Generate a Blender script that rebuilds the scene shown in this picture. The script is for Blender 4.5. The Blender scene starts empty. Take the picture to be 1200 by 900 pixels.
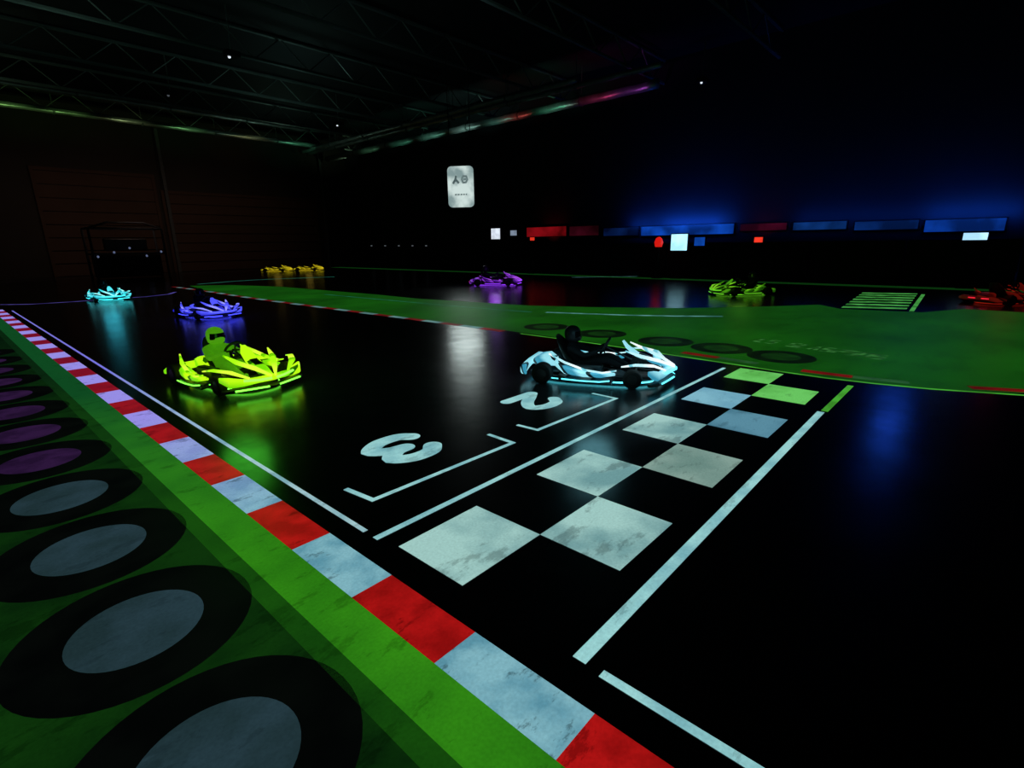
import bpy, bmesh, math, random
from mathutils import Vector, Matrix
random.seed(7)
S=bpy.context.scene
COL=bpy.context.collection
S.view_settings.view_transform='Standard'
PI=math.pi
H=1.6
# ------------------------------------------------------------ camera
Fp=602.9; pit=0.2652; yaw=0.7339; rol=-0.0141
Fv=Vector((math.cos(yaw)*math.cos(pit),math.sin(yaw)*math.cos(pit),-math.sin(pit)))
Rv=Vector((math.sin(yaw),-math.cos(yaw),0)); Uv=Rv.cross(Fv)
R2=Rv*math.cos(rol)+Uv*math.sin(rol); U2=-Rv*math.sin(rol)+Uv*math.cos(rol)
cd=bpy.data.cameras.new('camera'); cam=bpy.data.objects.new('camera',cd); COL.objects.link(cam)
cd.sensor_width=36; cd.lens=Fp/1200*36; cd.clip_end=300
m=Matrix((R2,U2,-Fv)).transposed().to_4x4(); m.translation=Vector((0,0,H)); cam.matrix_world=m
S.camera=cam
def ray(px,py): return Fv+R2*((px-600)/Fp)+U2*((450-py)/Fp)
def W(px,py,z=0.0):
    d=ray(px,py); t=(z-H)/d.z; return Vector((0,0,H))+d*t
def G(px,py):
    p=W(px,py); return (p.x,p.y)
def onX(px,py,X):
    d=ray(px,py); return Vector((0,0,H))+d*(X/d.x)
def onY(px,py,Y):
    d=ray(px,py); return Vector((0,0,H))+d*(Y/d.y)
# ------------------------------------------------------------ materials
def lin(c):
    c=c/255.; return c/12.92 if c<=.04045 else ((c+.055)/1.055)**2.4
def C(r,g,b): return (lin(r),lin(g),lin(b),1)
def newmat(name):
    m=bpy.data.materials.new(name); m.use_nodes=True
    nt=m.node_tree; return m,nt,nt.nodes['Principled BSDF']
def plain(name,c,rough=.6,metal=0,em=None,es=1,spec=.5,vary=.25,scale=6):
    m,nt,b=newmat(name)
    n=nt.nodes.new('ShaderNodeTexNoise'); n.inputs['Scale'].default_value=scale; n.inputs['Detail'].default_value=4
    g=nt.nodes.new('ShaderNodeNewGeometry'); nt.links.new(g.outputs['Position'],n.inputs['Vector'])
    mx=nt.nodes.new('ShaderNodeMix'); mx.data_type='RGBA'; nt.links.new(n.outputs['Fac'],mx.inputs['Factor'])
    mx.inputs['A'].default_value=tuple(v*(1-vary) for v in c[:3])+(1,); mx.inputs['B'].default_value=tuple(min(1,v*(1+vary)) for v in c[:3])+(1,)
    nt.links.new(mx.outputs['Result'],b.inputs['Base Color'])
    b.inputs['Roughness'].default_value=rough; b.inputs['Metallic'].default_value=metal
    b.inputs['Specular IOR Level'].default_value=spec
    if em: b.inputs['Emission Color'].default_value=em; b.inputs['Emission Strength'].default_value=es
    return m
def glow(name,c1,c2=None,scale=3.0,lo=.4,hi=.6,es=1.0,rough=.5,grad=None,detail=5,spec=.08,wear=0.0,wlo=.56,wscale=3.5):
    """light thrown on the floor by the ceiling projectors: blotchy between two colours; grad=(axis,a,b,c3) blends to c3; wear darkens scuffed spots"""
    m,nt,b=newmat(name)
    g=nt.nodes.new('ShaderNodeNewGeometry')
    n=nt.nodes.new('ShaderNodeTexNoise'); n.inputs['Scale'].default_value=scale; n.inputs['Detail'].default_value=detail
    nt.links.new(g.outputs['Position'],n.inputs['Vector'])
    mr=nt.nodes.new('ShaderNodeMapRange'); mr.inputs['From Min'].default_value=lo; mr.inputs['From Max'].default_value=hi
    nt.links.new(n.outputs['Fac'],mr.inputs['Value'])
    mx=nt.nodes.new('ShaderNodeMix'); mx.data_type='RGBA'; mx.inputs['A'].default_value=c1; mx.inputs['B'].default_value=c2 or c1
    nt.links.new(mr.outputs['Result'],mx.inputs['Factor'])
    out=mx.outputs['Result']
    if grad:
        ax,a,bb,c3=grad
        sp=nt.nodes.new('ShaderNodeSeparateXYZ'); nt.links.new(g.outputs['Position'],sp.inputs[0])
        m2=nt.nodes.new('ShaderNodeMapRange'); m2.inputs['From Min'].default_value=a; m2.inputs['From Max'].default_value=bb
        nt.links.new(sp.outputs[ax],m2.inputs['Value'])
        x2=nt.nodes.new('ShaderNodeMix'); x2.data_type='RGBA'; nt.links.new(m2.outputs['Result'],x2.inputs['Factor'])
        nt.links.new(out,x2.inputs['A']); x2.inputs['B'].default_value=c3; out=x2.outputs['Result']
    if wear>0:
        n3=nt.nodes.new('ShaderNodeTexNoise'); n3.inputs['Scale'].default_value=wscale; n3.inputs['Detail'].default_value=9; n3.inputs['Roughness'].default_value=.7
        mp=nt.nodes.new('ShaderNodeMapping'); mp.inputs['Scale'].default_value=(1,2.2,1); mp.inputs['Location'].default_value=(3.1,7.7,0)
        nt.links.new(g.outputs['Position'],mp.inputs['Vector']); nt.links.new(mp.outputs[0],n3.inputs['Vector'])
        m3=nt.nodes.new('ShaderNodeMapRange'); m3.inputs['From Min'].default_value=wlo; m3.inputs['From Max'].default_value=wlo+.05
        m3.inputs['To Min'].default_value=1; m3.inputs['To Max'].default_value=1-wear
        nt.links.new(n3.outputs['Fac'],m3.inputs['Value'])
        n4=nt.nodes.new('ShaderNodeTexNoise'); n4.inputs['Scale'].default_value=70; n4.inputs['Detail'].default_value=3; nt.links.new(g.outputs['Position'],n4.inputs['Vector'])
        m4=nt.nodes.new('ShaderNodeMapRange'); m4.inputs['From Min'].default_value=.3; m4.inputs['From Max'].default_value=.7; m4.inputs['To Min'].default_value=.9; m4.inputs['To Max'].default_value=1.08
        nt.links.new(n4.outputs['Fac'],m4.inputs['Value'])
        mu=nt.nodes.new('ShaderNodeMath'); mu.operation='MULTIPLY'; nt.links.new(m3.outputs[0],mu.inputs[0]); nt.links.new(m4.outputs[0],mu.inputs[1])
        vm=nt.nodes.new('ShaderNodeVectorMath'); vm.operation='SCALE'; nt.links.new(out,vm.inputs[0]); nt.links.new(mu.outputs[0],vm.inputs['Scale']); out=vm.outputs[0]
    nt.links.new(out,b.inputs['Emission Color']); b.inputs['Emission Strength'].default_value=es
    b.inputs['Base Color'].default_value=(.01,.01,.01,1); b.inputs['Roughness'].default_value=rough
    b.inputs['Specular IOR Level'].default_value=spec
    return m
def floor_mat():
    m,nt,b=newmat('polished black floor')
    g=nt.nodes.new('ShaderNodeNewGeometry')
    n=nt.nodes.new('ShaderNodeTexNoise'); n.inputs['Scale'].default_value=.8; n.inputs['Detail'].default_value=6
    nt.links.new(g.outputs['Position'],n.inputs['Vector'])
    mr=nt.nodes.new('ShaderNodeMapRange'); mr.inputs['To Min'].default_value=.15; mr.inputs['To Max'].default_value=.27
    nt.links.new(n.outputs['Fac'],mr.inputs['Value']); nt.links.new(mr.outputs['Result'],b.inputs['Roughness'])
    b.inputs['Base Color'].default_value=(.02,.02,.023,1)
    n5=nt.nodes.new('ShaderNodeTexNoise'); n5.inputs['Scale'].default_value=2.6; n5.inputs['Detail'].default_value=7; n5.inputs['Roughness'].default_value=.65
    nt.links.new(g.outputs['Position'],n5.inputs['Vector'])
    m5=nt.nodes.new('ShaderNodeMapRange'); m5.inputs['From Min'].default_value=.38; m5.inputs['From Max'].default_value=.62; m5.inputs['To Min'].default_value=.2; m5.inputs['To Max'].default_value=.5
    nt.links.new(n5.outputs['Fac'],m5.inputs['Value']); nt.links.new(m5.outputs['Result'],b.inputs['Specular IOR Level'])
    n2=nt.nodes.new('ShaderNodeTexNoise'); n2.inputs['Scale'].default_value=60; nt.links.new(g.outputs['Position'],n2.inputs['Vector'])
    bp=nt.nodes.new('ShaderNodeBump'); bp.inputs['Strength'].default_value=.08; bp.inputs['Distance'].default_value=.004
    nt.links.new(n2.outputs['Fac'],bp.inputs['Height']); nt.links.new(bp.outputs['Normal'],b.inputs['Normal'])
    return m
M={}
M['floor']=floor_mat()
M['wall_b']=plain('dark blue painted wall',(.03,.03,.036,1),.85,vary=.2,scale=.6,spec=.2)
M['wall_l']=plain('dark brown black wall',(.03,.024,.021,1),.85,vary=.3,scale=.5,spec=.2)
M['ceil']=plain('black ceiling sheet',(.012,.012,.014,1),.8,scale=.5,spec=.2)
M['steel']=plain('dark ceiling steel',(.11,.125,.12,1),.5,.2,vary=.7,scale=.7)
M['duct']=plain('galvanised duct',(.4,.4,.4,1),.4,.7,vary=.8,scale=1.5)
M['black']=plain('matt black',(.008,.008,.009,1),.7,spec=.2)
M['rubber']=plain('black rubber',(.012,.012,.012,1),.75)
M['gloss']=plain('gloss black plastic',(.012,.012,.014,1),.35)
M['metal']=plain('kart axle steel',(.05,.05,.05,1),.4,.6)
M['white']=plain('lamp white',(.8,.8,.8,1),.5,em=C(235,245,255),es=1.0)
# ------------------------------------------------------------ mesh helpers
def obj(name,bm,mats,parent=None,smooth=False):
    me=bpy.data.meshes.new(name)
    bmesh.ops.recalc_face_normals(bm,faces=bm.faces)
    bm.to_mesh(me); bm.free()
    if not isinstance(mats,(list,tuple)): mats=[mats]
    for mm in mats: me.materials.append(mm)
    if smooth:
        for p in me.polygons: p.use_smooth=True
    o=bpy.data.objects.new(name,me); COL.objects.link(o)
    if parent: o.parent=parent
    return o
flat=obj
def tag(o,label,cat,group=None):
    o['label']=label; o['category']=cat
    if group: o['group']=group
    return o
def struct(o): o['kind']='structure'; return o
def empty(name,loc,label=None,cat=None,group=None,rz=0):
    o=bpy.data.objects.new(name,None); COL.objects.link(o); o.location=loc; o.rotation_euler=(0,0,rz)
    o.empty_display_size=.2
    if label: tag(o,label,cat,group)
    return o
def box(bm,c,s,rot=None,bev=0):
    r=bmesh.ops.create_cube(bm,size=1); vs=r['verts']
    bmesh.ops.scale(bm,vec=s,verts=vs)
    if bev:
        es=list({e for v in vs for e in v.link_edges})
        rr=bmesh.ops.bevel(bm,geom=es,offset=bev,segments=2,affect='EDGES',profile=.5)
        vs=list({v for f in rr['faces'] for v in f.verts}|{v for v in vs if v.is_valid})
    if rot is not None: bmesh.ops.rotate(bm,cent=(0,0,0),matrix=rot,verts=vs)
    bmesh.ops.translate(bm,vec=c,verts=vs)
    return vs
def tube(bm,pts,r,n=8,closed=False):
    pts=[Vector(p) for p in pts]; rings=[]; N=len(pts); pn=None
    for i,p in enumerate(pts):
        if closed: t=pts[(i+1)%N]-pts[i-1]
        else: t=pts[min(i+1,N-1)]-pts[max(i-1,0)]
        t.normalize()
        if pn is None:
            a=Vector((0,0,1)) if abs(t.z)<.9 else Vector((1,0,0))
            pn=(a-t*a.dot(t)).normalized()
        else: pn=(pn-t*pn.dot(t)).normalized()
        b=t.cross(pn)
        rr=r[i] if isinstance(r,(list,tuple)) else r
        rings.append([bm.verts.new(p+pn*(rr*math.cos(2*PI*k/n))+b*(rr*math.sin(2*PI*k/n))) for k in range(n)])
    for i in range(N if closed else N-1):
        A=rings[i];B=rings[(i+1)%N]
        for k in range(n): bm.faces.new((A[k],A[(k+1)%n],B[(k+1)%n],B[k]))
    if not closed: bm.faces.new(rings[0]); bm.faces.new(rings[-1])
def loft(bm,secs,n=8,ph=.5):
    """secs: (centre, axis1, half1, axis2, half2, exponent)"""
    rings=[]
    for c,a1,h1,a2,h2,e in secs:
        c=Vector(c);a1=Vector(a1).normalized();a2=Vector(a2).normalized(); R=[]
        for k in range(n):
            th=2*PI*(k+ph)/n; co=math.cos(th);si=math.sin(th)
            R.append(bm.verts.new(c+a1*(h1*math.copysign(abs(co)**(2/e),co))+a2*(h2*math.copysign(abs(si)**(2/e),si))))
        rings.append(R)
    for A,B in zip(rings,rings[1:]):
        for k in range(n): bm.faces.new((A[k],A[(k+1)%n],B[(k+1)%n],B[k]))
    bm.faces.new(rings[0]); bm.faces.new(rings[-1])
def lathe(bm,prof,n=24,axis='Y',c=(0,0,0)):
    rings=[]
    for r,h in prof:
        R=[]
        for k in range(n):
            a=2*PI*k/n
            p=Vector((r*math.cos(a),h,r*math.sin(a))) if axis=='Y' else Vector((r*math.cos(a),r*math.sin(a),h))
            R.append(bm.verts.new(p+Vector(c)))
        rings.append(R)
    for A,B in zip(rings,rings[1:]):
        for k in range(n): bm.faces.new((A[k],A[(k+1)%n],B[(k+1)%n],B[k]))
    bm.faces.new(rings[0]); bm.faces.new(rings[-1])
ZK=.3
def poly(bm,pts,z,mi=0):
    f=bm.faces.new([bm.verts.new((p[0],p[1],z*ZK)) for p in pts]); f.material_index=mi
    return f
def ribbon(bm,pts,w,z,mi=0):
    z=z*ZK
    pts=[Vector((p[0],p[1])) for p in pts]; L=[];R=[]
    for i,p in enumerate(pts):
        a=(p-pts[i-1]).normalized() if i>0 else None
        b=(pts[i+1]-p).normalized() if i<len(pts)-1 else None
        t=(a+b).normalized() if a and b else (a or b)
        n=Vector((-t.y,t.x)); k=1
        if a and b: k=1/max(.5,n.dot(Vector((-a.y,a.x))))
        L.append(bm.verts.new((p.x+n.x*w/2*k,p.y+n.y*w/2*k,z))); R.append(bm.verts.new((p.x-n.x*w/2*k,p.y-n.y*w/2*k,z)))
    for i in range(len(pts)-1):
        f=bm.faces.new((L[i],R[i],R[i+1],L[i+1])); f.material_index=mi
def resample(pts,step):
    pts=[Vector((p[0],p[1])) for p in pts]
    P=[pts[0]*2-pts[1]]+pts+[pts[-1]*2-pts[-2]]; D=[]
    for i in range(1,len(P)-2):
        for k in range(20):
            t=k/20; a,b,c,d=P[i-1:i+3]
            D.append(.5*((2*b)+(c-a)*t+(2*a-5*b+4*c-d)*t*t+(-a+3*b-3*c+d)*t**3))
    D.append(pts[-1]); out=[D[0]]; acc=0
    for i in range(1,len(D)):
        seg=(D[i]-D[i-1]).length
        while acc+seg>=step:
            f=(step-acc)/seg; D[i-1]=D[i-1].lerp(D[i],f); out.append(D[i-1].copy()); seg=(D[i]-D[i-1]).length; acc=0
        acc+=seg
    return out
# ------------------------------------------------------------ the hall
cx,cy=G(415,310)
XW,YW=cx,cy; X0,Y0=-7.0,-9.0; ZC=(onY(412,178,YW)).z+.6
def slab(name,a,b,mat):
    bm=bmesh.new(); c=[(a[i]+b[i])/2 for i in range(3)]; s=[abs(b[i]-a[i]) for i in range(3)]
    box(bm,c,s); return struct(obj(name,bm,mat))
slab('floor',(X0,Y0,-.2),(XW,YW,0),M['floor'])
slab('ceiling',(X0,Y0,ZC),(XW,YW,ZC+.2),M['ceil'])
slab('wall_left',(X0,YW,0),(XW,YW+.3,ZC),M['wall_l'])
slab('wall_right',(XW,Y0,0),(XW+.3,YW,ZC),M['wall_b'])
slab('wall_back',(X0-.3,Y0,0),(X0,YW,ZC),M['wall_l'])
slab('wall_front',(X0,Y0-.3,0),(XW,Y0,ZC),M['wall_b'])
M['door']=plain('dark brown sectional door',(.06,.032,.022,1),.8,scale=.8,spec=.2)
M['seam']=plain('dull wall post',(.06,.062,.065,1),.7,spec=.2)
for i,(a,b,t) in enumerate(((60,195,205),(203,375,232))):
    pa=onY(a,300,YW).x; pb=onY(b,300,YW).x; zt=onY((a+b)/2,t,YW).z
    bm=bmesh.new(); nrow=8
    for k in range(nrow):
        z0=k*zt/nrow; box(bm,((pa+pb)/2,YW-.06,z0+zt/nrow/2),(abs(pb-pa),.1,zt/nrow-.05),bev=.02)
    d=struct(obj('door_%d'%(i+1),bm,M['door']))
    bm=bmesh.new()
    for x in (pa,pb): box(bm,(x,YW-.08,zt/2),(.18,.16,zt))
    box(bm,((pa+pb)/2,YW-.08,zt+.1),(abs(pb-pa)+.18,.16,.2))
    struct(obj('trim_%d'%(i+1),bm,M['door']))
for i,px in enumerate((198,379)):
    x=onY(px,250,YW).x; bm=bmesh.new(); box(bm,(x,YW-.18,ZC*.46),(.2,.2,ZC*.92)); struct(obj('trim_%d'%(i+3),bm,M['seam']))
# ------------------------------------------------------------ markings on the floor
X_kr,X_kl,X_gl,X_wl=.7848*H,.6436*H,.5103*H,.8761*H
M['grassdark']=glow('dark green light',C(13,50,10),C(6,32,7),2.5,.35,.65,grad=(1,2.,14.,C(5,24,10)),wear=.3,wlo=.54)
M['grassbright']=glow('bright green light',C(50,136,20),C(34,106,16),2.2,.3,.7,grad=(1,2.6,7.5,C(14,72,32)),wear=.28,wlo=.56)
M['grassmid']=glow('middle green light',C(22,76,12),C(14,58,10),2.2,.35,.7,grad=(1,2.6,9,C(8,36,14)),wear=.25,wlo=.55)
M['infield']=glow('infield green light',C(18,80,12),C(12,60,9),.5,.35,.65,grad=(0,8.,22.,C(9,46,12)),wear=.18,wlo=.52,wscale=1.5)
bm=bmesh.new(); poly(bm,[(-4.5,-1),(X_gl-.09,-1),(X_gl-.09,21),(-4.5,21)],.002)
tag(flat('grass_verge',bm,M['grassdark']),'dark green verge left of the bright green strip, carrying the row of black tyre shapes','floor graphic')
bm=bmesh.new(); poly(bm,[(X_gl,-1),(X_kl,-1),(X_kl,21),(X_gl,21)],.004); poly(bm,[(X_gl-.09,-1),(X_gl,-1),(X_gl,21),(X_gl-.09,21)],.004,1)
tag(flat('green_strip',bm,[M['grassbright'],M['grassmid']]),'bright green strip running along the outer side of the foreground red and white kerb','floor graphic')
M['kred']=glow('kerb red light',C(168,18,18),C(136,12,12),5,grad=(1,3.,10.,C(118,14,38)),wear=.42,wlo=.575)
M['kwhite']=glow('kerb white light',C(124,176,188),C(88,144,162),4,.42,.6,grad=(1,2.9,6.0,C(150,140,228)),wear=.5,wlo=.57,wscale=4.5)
bm=bmesh.new()
p=.3765*H; y=.4766*H-2*p; k=0
while y<20.5:
    poly(bm,[(X_kl,y),(X_kr,y),(X_kr,y+p),(X_kl,y+p)],.005,0 if k%2==1 else 1); y+=p; k+=1
tag(flat('kerb',bm,[M['kred'],M['kwhite']]),'long straight red and white block kerb running from the foreground to the far left','kerb')
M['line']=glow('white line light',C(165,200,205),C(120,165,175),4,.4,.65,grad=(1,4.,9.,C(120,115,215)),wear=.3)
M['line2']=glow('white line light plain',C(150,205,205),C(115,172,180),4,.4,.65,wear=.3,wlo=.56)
def line(name,pts,w,label,mat='line2',z=.006,cat='line marking'):
    bm=bmesh.new(); ribbon(bm,pts,w,z); return tag(flat(name,bm,M[mat]),label,cat)
line('edge_line',[(X_wl,G(430,622)[1]),(X_wl,20)],.032,'thin white track edge line beside the red and white kerb, left of the start line','line')
line('edge_line',[(X_wl+.02,.84),(X_wl+.02,-.3)],.04,'white edge line in the right foreground, at the bottom of the picture')
ya,yb=1.4482*H,.5888*H
line('start_line',[(G(437,630)[0],ya),(G(855,432)[0],ya)],.045,'long thin white line between the chequered squares and the numbered grid boxes')
line('start_line',[(G(680,775)[0],yb),(G(958,482)[0],yb)],.062,'thick white line on the near side of the chequered squares')
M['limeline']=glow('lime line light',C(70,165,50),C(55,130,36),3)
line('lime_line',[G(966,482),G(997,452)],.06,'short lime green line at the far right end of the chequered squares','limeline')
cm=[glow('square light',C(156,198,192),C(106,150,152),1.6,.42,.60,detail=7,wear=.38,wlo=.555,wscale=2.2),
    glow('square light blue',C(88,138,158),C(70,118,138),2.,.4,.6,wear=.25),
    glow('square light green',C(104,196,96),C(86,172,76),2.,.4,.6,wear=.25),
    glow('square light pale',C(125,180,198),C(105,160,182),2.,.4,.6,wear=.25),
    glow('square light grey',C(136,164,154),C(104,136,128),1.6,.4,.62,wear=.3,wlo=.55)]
bm=bmesh.new()
cells=[(0,0,0),(1,1,0),(0,2,0),(1,3,4),(0,4,0),(1,5,1),(0,6,3),(1,7,2),(0,8,2)]
for c,i,mi in cells:
    x0=.8950*H+i*.3755*H; y1=1.3441*H-c*.3225*H
    poly(bm,[(x0,y1),(x0+.3755*H,y1),(x0+.3755*H,y1-.3225*H),(x0,y1-.3225*H)],.006,mi)
tag(flat('chequered_band',bm,cm),'band of pale chequered squares across the track at the start line','chequered marking')
line('grid_box_line',[G(405,573),G(437,586),G(601,519),G(572,509)],.04,'white bracket of the grid box marked 3')
line('grid_box_line',[G(606,498),G(630,504),G(722,467),G(694,461)],.04,'white bracket of the grid box marked 2, behind the white kart')
def disc(bm,c,r,z,mi,n=48):
    poly(bm,[(c[0]+r*math.cos(2*PI*k/n),c[1]+r*math.sin(2*PI*k/n)) for k in range(n)],z,mi)
def numeral(strokes,px,py,w,h,t,label):
    """rounded stroke numeral, read by drivers heading for the start line"""
    x,y=G(px,py); bm=bmesh.new(); q=0
    for s,cv in strokes:
        P=[(-a*w,-b*h) for a,b in s]
        if cv: P=[(v.x,v.y) for v in resample(P,.03)]+[P[-1]]
        ribbon(bm,P,t,.006+.0004*q); disc(bm,P[0],t/2,.0062+.0004*q,0,20); disc(bm,P[-1],t/2,.0062+.0004*q,0,20); q+=1
    o=flat('grid_numeral',bm,M['line2']); o.location=(x,y,0)  # numeral thrown by the projectors, its light put into the emission colour
    return tag(o,label,'projected number')
numeral([([(-.40,.30),(-.22,.46),(.12,.46),(.36,.27),(.18,.06),(-.06,.02)],True),([(-.06,.02),(.22,-.04),(.42,-.25),(.14,-.46),(-.24,-.46),(-.42,-.30)],True)],471,525,.50,.50,.155,'bold white number 3 on the black track inside its grid bracket')
numeral([([(-.40,.24),(-.22,.44),(.14,.46),(.38,.26),(.20,-.02),(-.12,-.24),(-.40,-.44)],True),([(-.40,-.44),(.42,-.44)],False)],626,470,.50,.46,.135,'bold white number 2 on the black track below the white kart')
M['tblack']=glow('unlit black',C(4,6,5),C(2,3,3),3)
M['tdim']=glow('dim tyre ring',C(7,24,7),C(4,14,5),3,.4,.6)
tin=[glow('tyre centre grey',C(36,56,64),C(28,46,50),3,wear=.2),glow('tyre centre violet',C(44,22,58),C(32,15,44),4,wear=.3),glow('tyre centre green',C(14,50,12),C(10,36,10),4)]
def ring(bm,c,r0,r1,z,mi,n=48):
    A=[bm.verts.new((c[0]+r0*math.cos(2*PI*k/n),c[1]+r0*math.sin(2*PI*k/n),z*ZK)) for k in range(n)]
    B=[bm.verts.new((c[0]+r1*math.cos(2*PI*k/n),c[1]+r1*math.sin(2*PI*k/n),z*ZK)) for k in range(n)]
    for k in range(n):
        f=bm.faces.new((A[k],A[(k+1)%n],B[(k+1)%n],B[k])); f.material_index=mi
ords=['nearest','second','third','fourth','fifth','sixth','seventh','eighth','ninth','tenth','eleventh','twelfth']
for k in range(12):
    c=(.19*H,(.985+.583*k)*H); bm=bmesh.new()
    ring(bm,c,.158*H,.283*H,.004,0); disc(bm,c,.158*H,.005,1)
    colr=0 if k<4 else 1
    tag(flat('tyre_shape',bm,[M['tblack'],tin[colr]]),'black tyre shape with %s centre on left verge, %s'%(['blue grey','dim violet'][colr],'nearest to camera' if k==0 else ords[k]+' from camera'),'tyre graphic','tyre shapes along the left verge')
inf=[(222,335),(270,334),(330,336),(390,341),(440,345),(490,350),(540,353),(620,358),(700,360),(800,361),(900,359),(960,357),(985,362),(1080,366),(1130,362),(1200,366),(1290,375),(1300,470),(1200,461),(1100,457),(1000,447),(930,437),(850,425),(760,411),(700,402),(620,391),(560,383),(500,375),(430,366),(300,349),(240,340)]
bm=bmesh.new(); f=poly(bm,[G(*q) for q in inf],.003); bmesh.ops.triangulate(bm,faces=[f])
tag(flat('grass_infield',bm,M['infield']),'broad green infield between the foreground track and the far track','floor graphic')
bm=bmesh.new(); ribbon(bm,[(XW-4.2,YW-4-k*2) for k in range(24)],.9,.003)
tag(flat('grass_border',bm,M['infield']),'narrow green border beyond the far track, in front of the black barrier','floor graphic')
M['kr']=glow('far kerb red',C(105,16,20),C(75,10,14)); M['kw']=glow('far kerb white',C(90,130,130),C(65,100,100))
pts=resample([G(*q) for q in [(203,336),(240,341),(300,350),(430,367),(500,376),(560,384),(610,391)]],.6)
bm=bmesh.new()
for i in range(len(pts)-1): ribbon(bm,pts[i:i+2],.18,.005,i%2)
tag(flat('kerb',bm,[M['kr'],M['kw']]),'thin curved red and white kerb along the near edge of the green infield','kerb')
pts=resample([G(*q) for q in [(610,391),(700,403),(800,418),(880,430),(960,442),(1080,455),(1200,463),(1290,470)]],.5)
bm=bmesh.new(); ribbon(bm,pts,.05,.005)
tag(flat('infield_border',bm,M['limeline']),'lime green border line along the right near edge of the infield','line marking')
pts=resample([G(*q) for q in [(800,413),(880,425),(960,437),(1080,450),(1200,458),(1290,464)]],.55)
bm=bmesh.new()
for i in range(len(pts)-1):
    if i%3!=2: ribbon(bm,pts[i:i+2],.15,.005,i%3)
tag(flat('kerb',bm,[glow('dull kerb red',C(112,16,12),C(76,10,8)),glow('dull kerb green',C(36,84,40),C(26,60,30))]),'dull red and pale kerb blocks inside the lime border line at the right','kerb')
for i,(a,b) in enumerate([(640,383),(705,391),(780,400),(845,408),(915,418)]):
    c=G(a,b); bm=bmesh.new(); ring(bm,c,.16*H,.28*H,.0055,0); disc(bm,c,.16*H,.006,1)
    tag(flat('tyre_shape',bm,[M['tdim'],tin[2]]),'black tyre shape on the infield edge, %s from the left behind the white kart'%['first','second','third','fourth','fifth'][i],'tyre graphic','tyre shapes along the infield edge')
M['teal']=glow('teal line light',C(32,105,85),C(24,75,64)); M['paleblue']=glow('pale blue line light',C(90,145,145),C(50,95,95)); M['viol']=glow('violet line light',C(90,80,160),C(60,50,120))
line('track_line',resample([G(*q) for q in [(232,333),(300,328),(402,324)]],1.),.24,'teal line on the far left tip of the infield','teal')
line('track_line',resample([G(*q) for q in [(0,357),(50,356),(120,351),(190,346),(212,340)]],1.),.1,'violet line where the far left track turns','viol')
line('track_line',resample([G(*q) for q in [(380,345),(480,354),(560,361),(640,367)]],1.),.07,'thin pale line curving across the left part of the infield','teal')
line('track_line',resample([G(*q) for q in [(640,366),(760,370),(900,371)]],1.),.15,'pale blue line across the infield under the dim green kart on the right','paleblue')
line('track_line',resample([G(*q) for q in [(670,325),(740,324),(800,323)]],.8),.1,'pale line on the far track beyond the purple kart','paleblue')
bm=bmesh.new()
a,b,c,d=[Vector(G(*q)) for q in [(985,361),(1062,363),(1076,343),(1012,342)]]
for k in range(7):
    t0=k/7+.02; t1=(k+.6)/7
    poly(bm,[a.lerp(d,t0),b.lerp(c,t0),b.lerp(c,t1),a.lerp(d,t1)],.006,0)
ribbon(bm,[G(1068,365),G(1082,345)],.09,.006,0)
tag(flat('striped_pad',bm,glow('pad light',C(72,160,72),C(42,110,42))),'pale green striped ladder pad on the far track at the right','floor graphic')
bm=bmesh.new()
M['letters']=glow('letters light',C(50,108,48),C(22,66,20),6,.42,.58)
rnd=random.Random(3)
def letters(p0,p1,n,hh,skip=()):
    o0=Vector(G(*p0)); o1=Vector(G(*p1)); dirv=(o1-o0); up=Vector((-dirv.y,dirv.x)).normalized()*hh
    for k in range(n):
        b0=o0.lerp(o1,k/n); ex=dirv/n*.62
        if k in skip: continue
        st_=rnd.choice([[(0,0),(0,1),(1,1),(1,0)],[(0,1),(0,0),(1,0)],[(0,0),(.5,1),(1,0)],[(0,1),(1,1),(1,.5),(0,.5),(0,0)],[(0,0),(1,0),(1,.5),(0,.5),(0,1),(1,1)]])
        ribbon(bm,[b0+ex*u+up*v for u,v in st_],.06,.005)
letters((884,400),(1036,422),11,.34,(2,))
tag(flat('floor_lettering',bm,M['letters']),'row of faint pale green lettering across the infield on the right','lettering')
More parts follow.
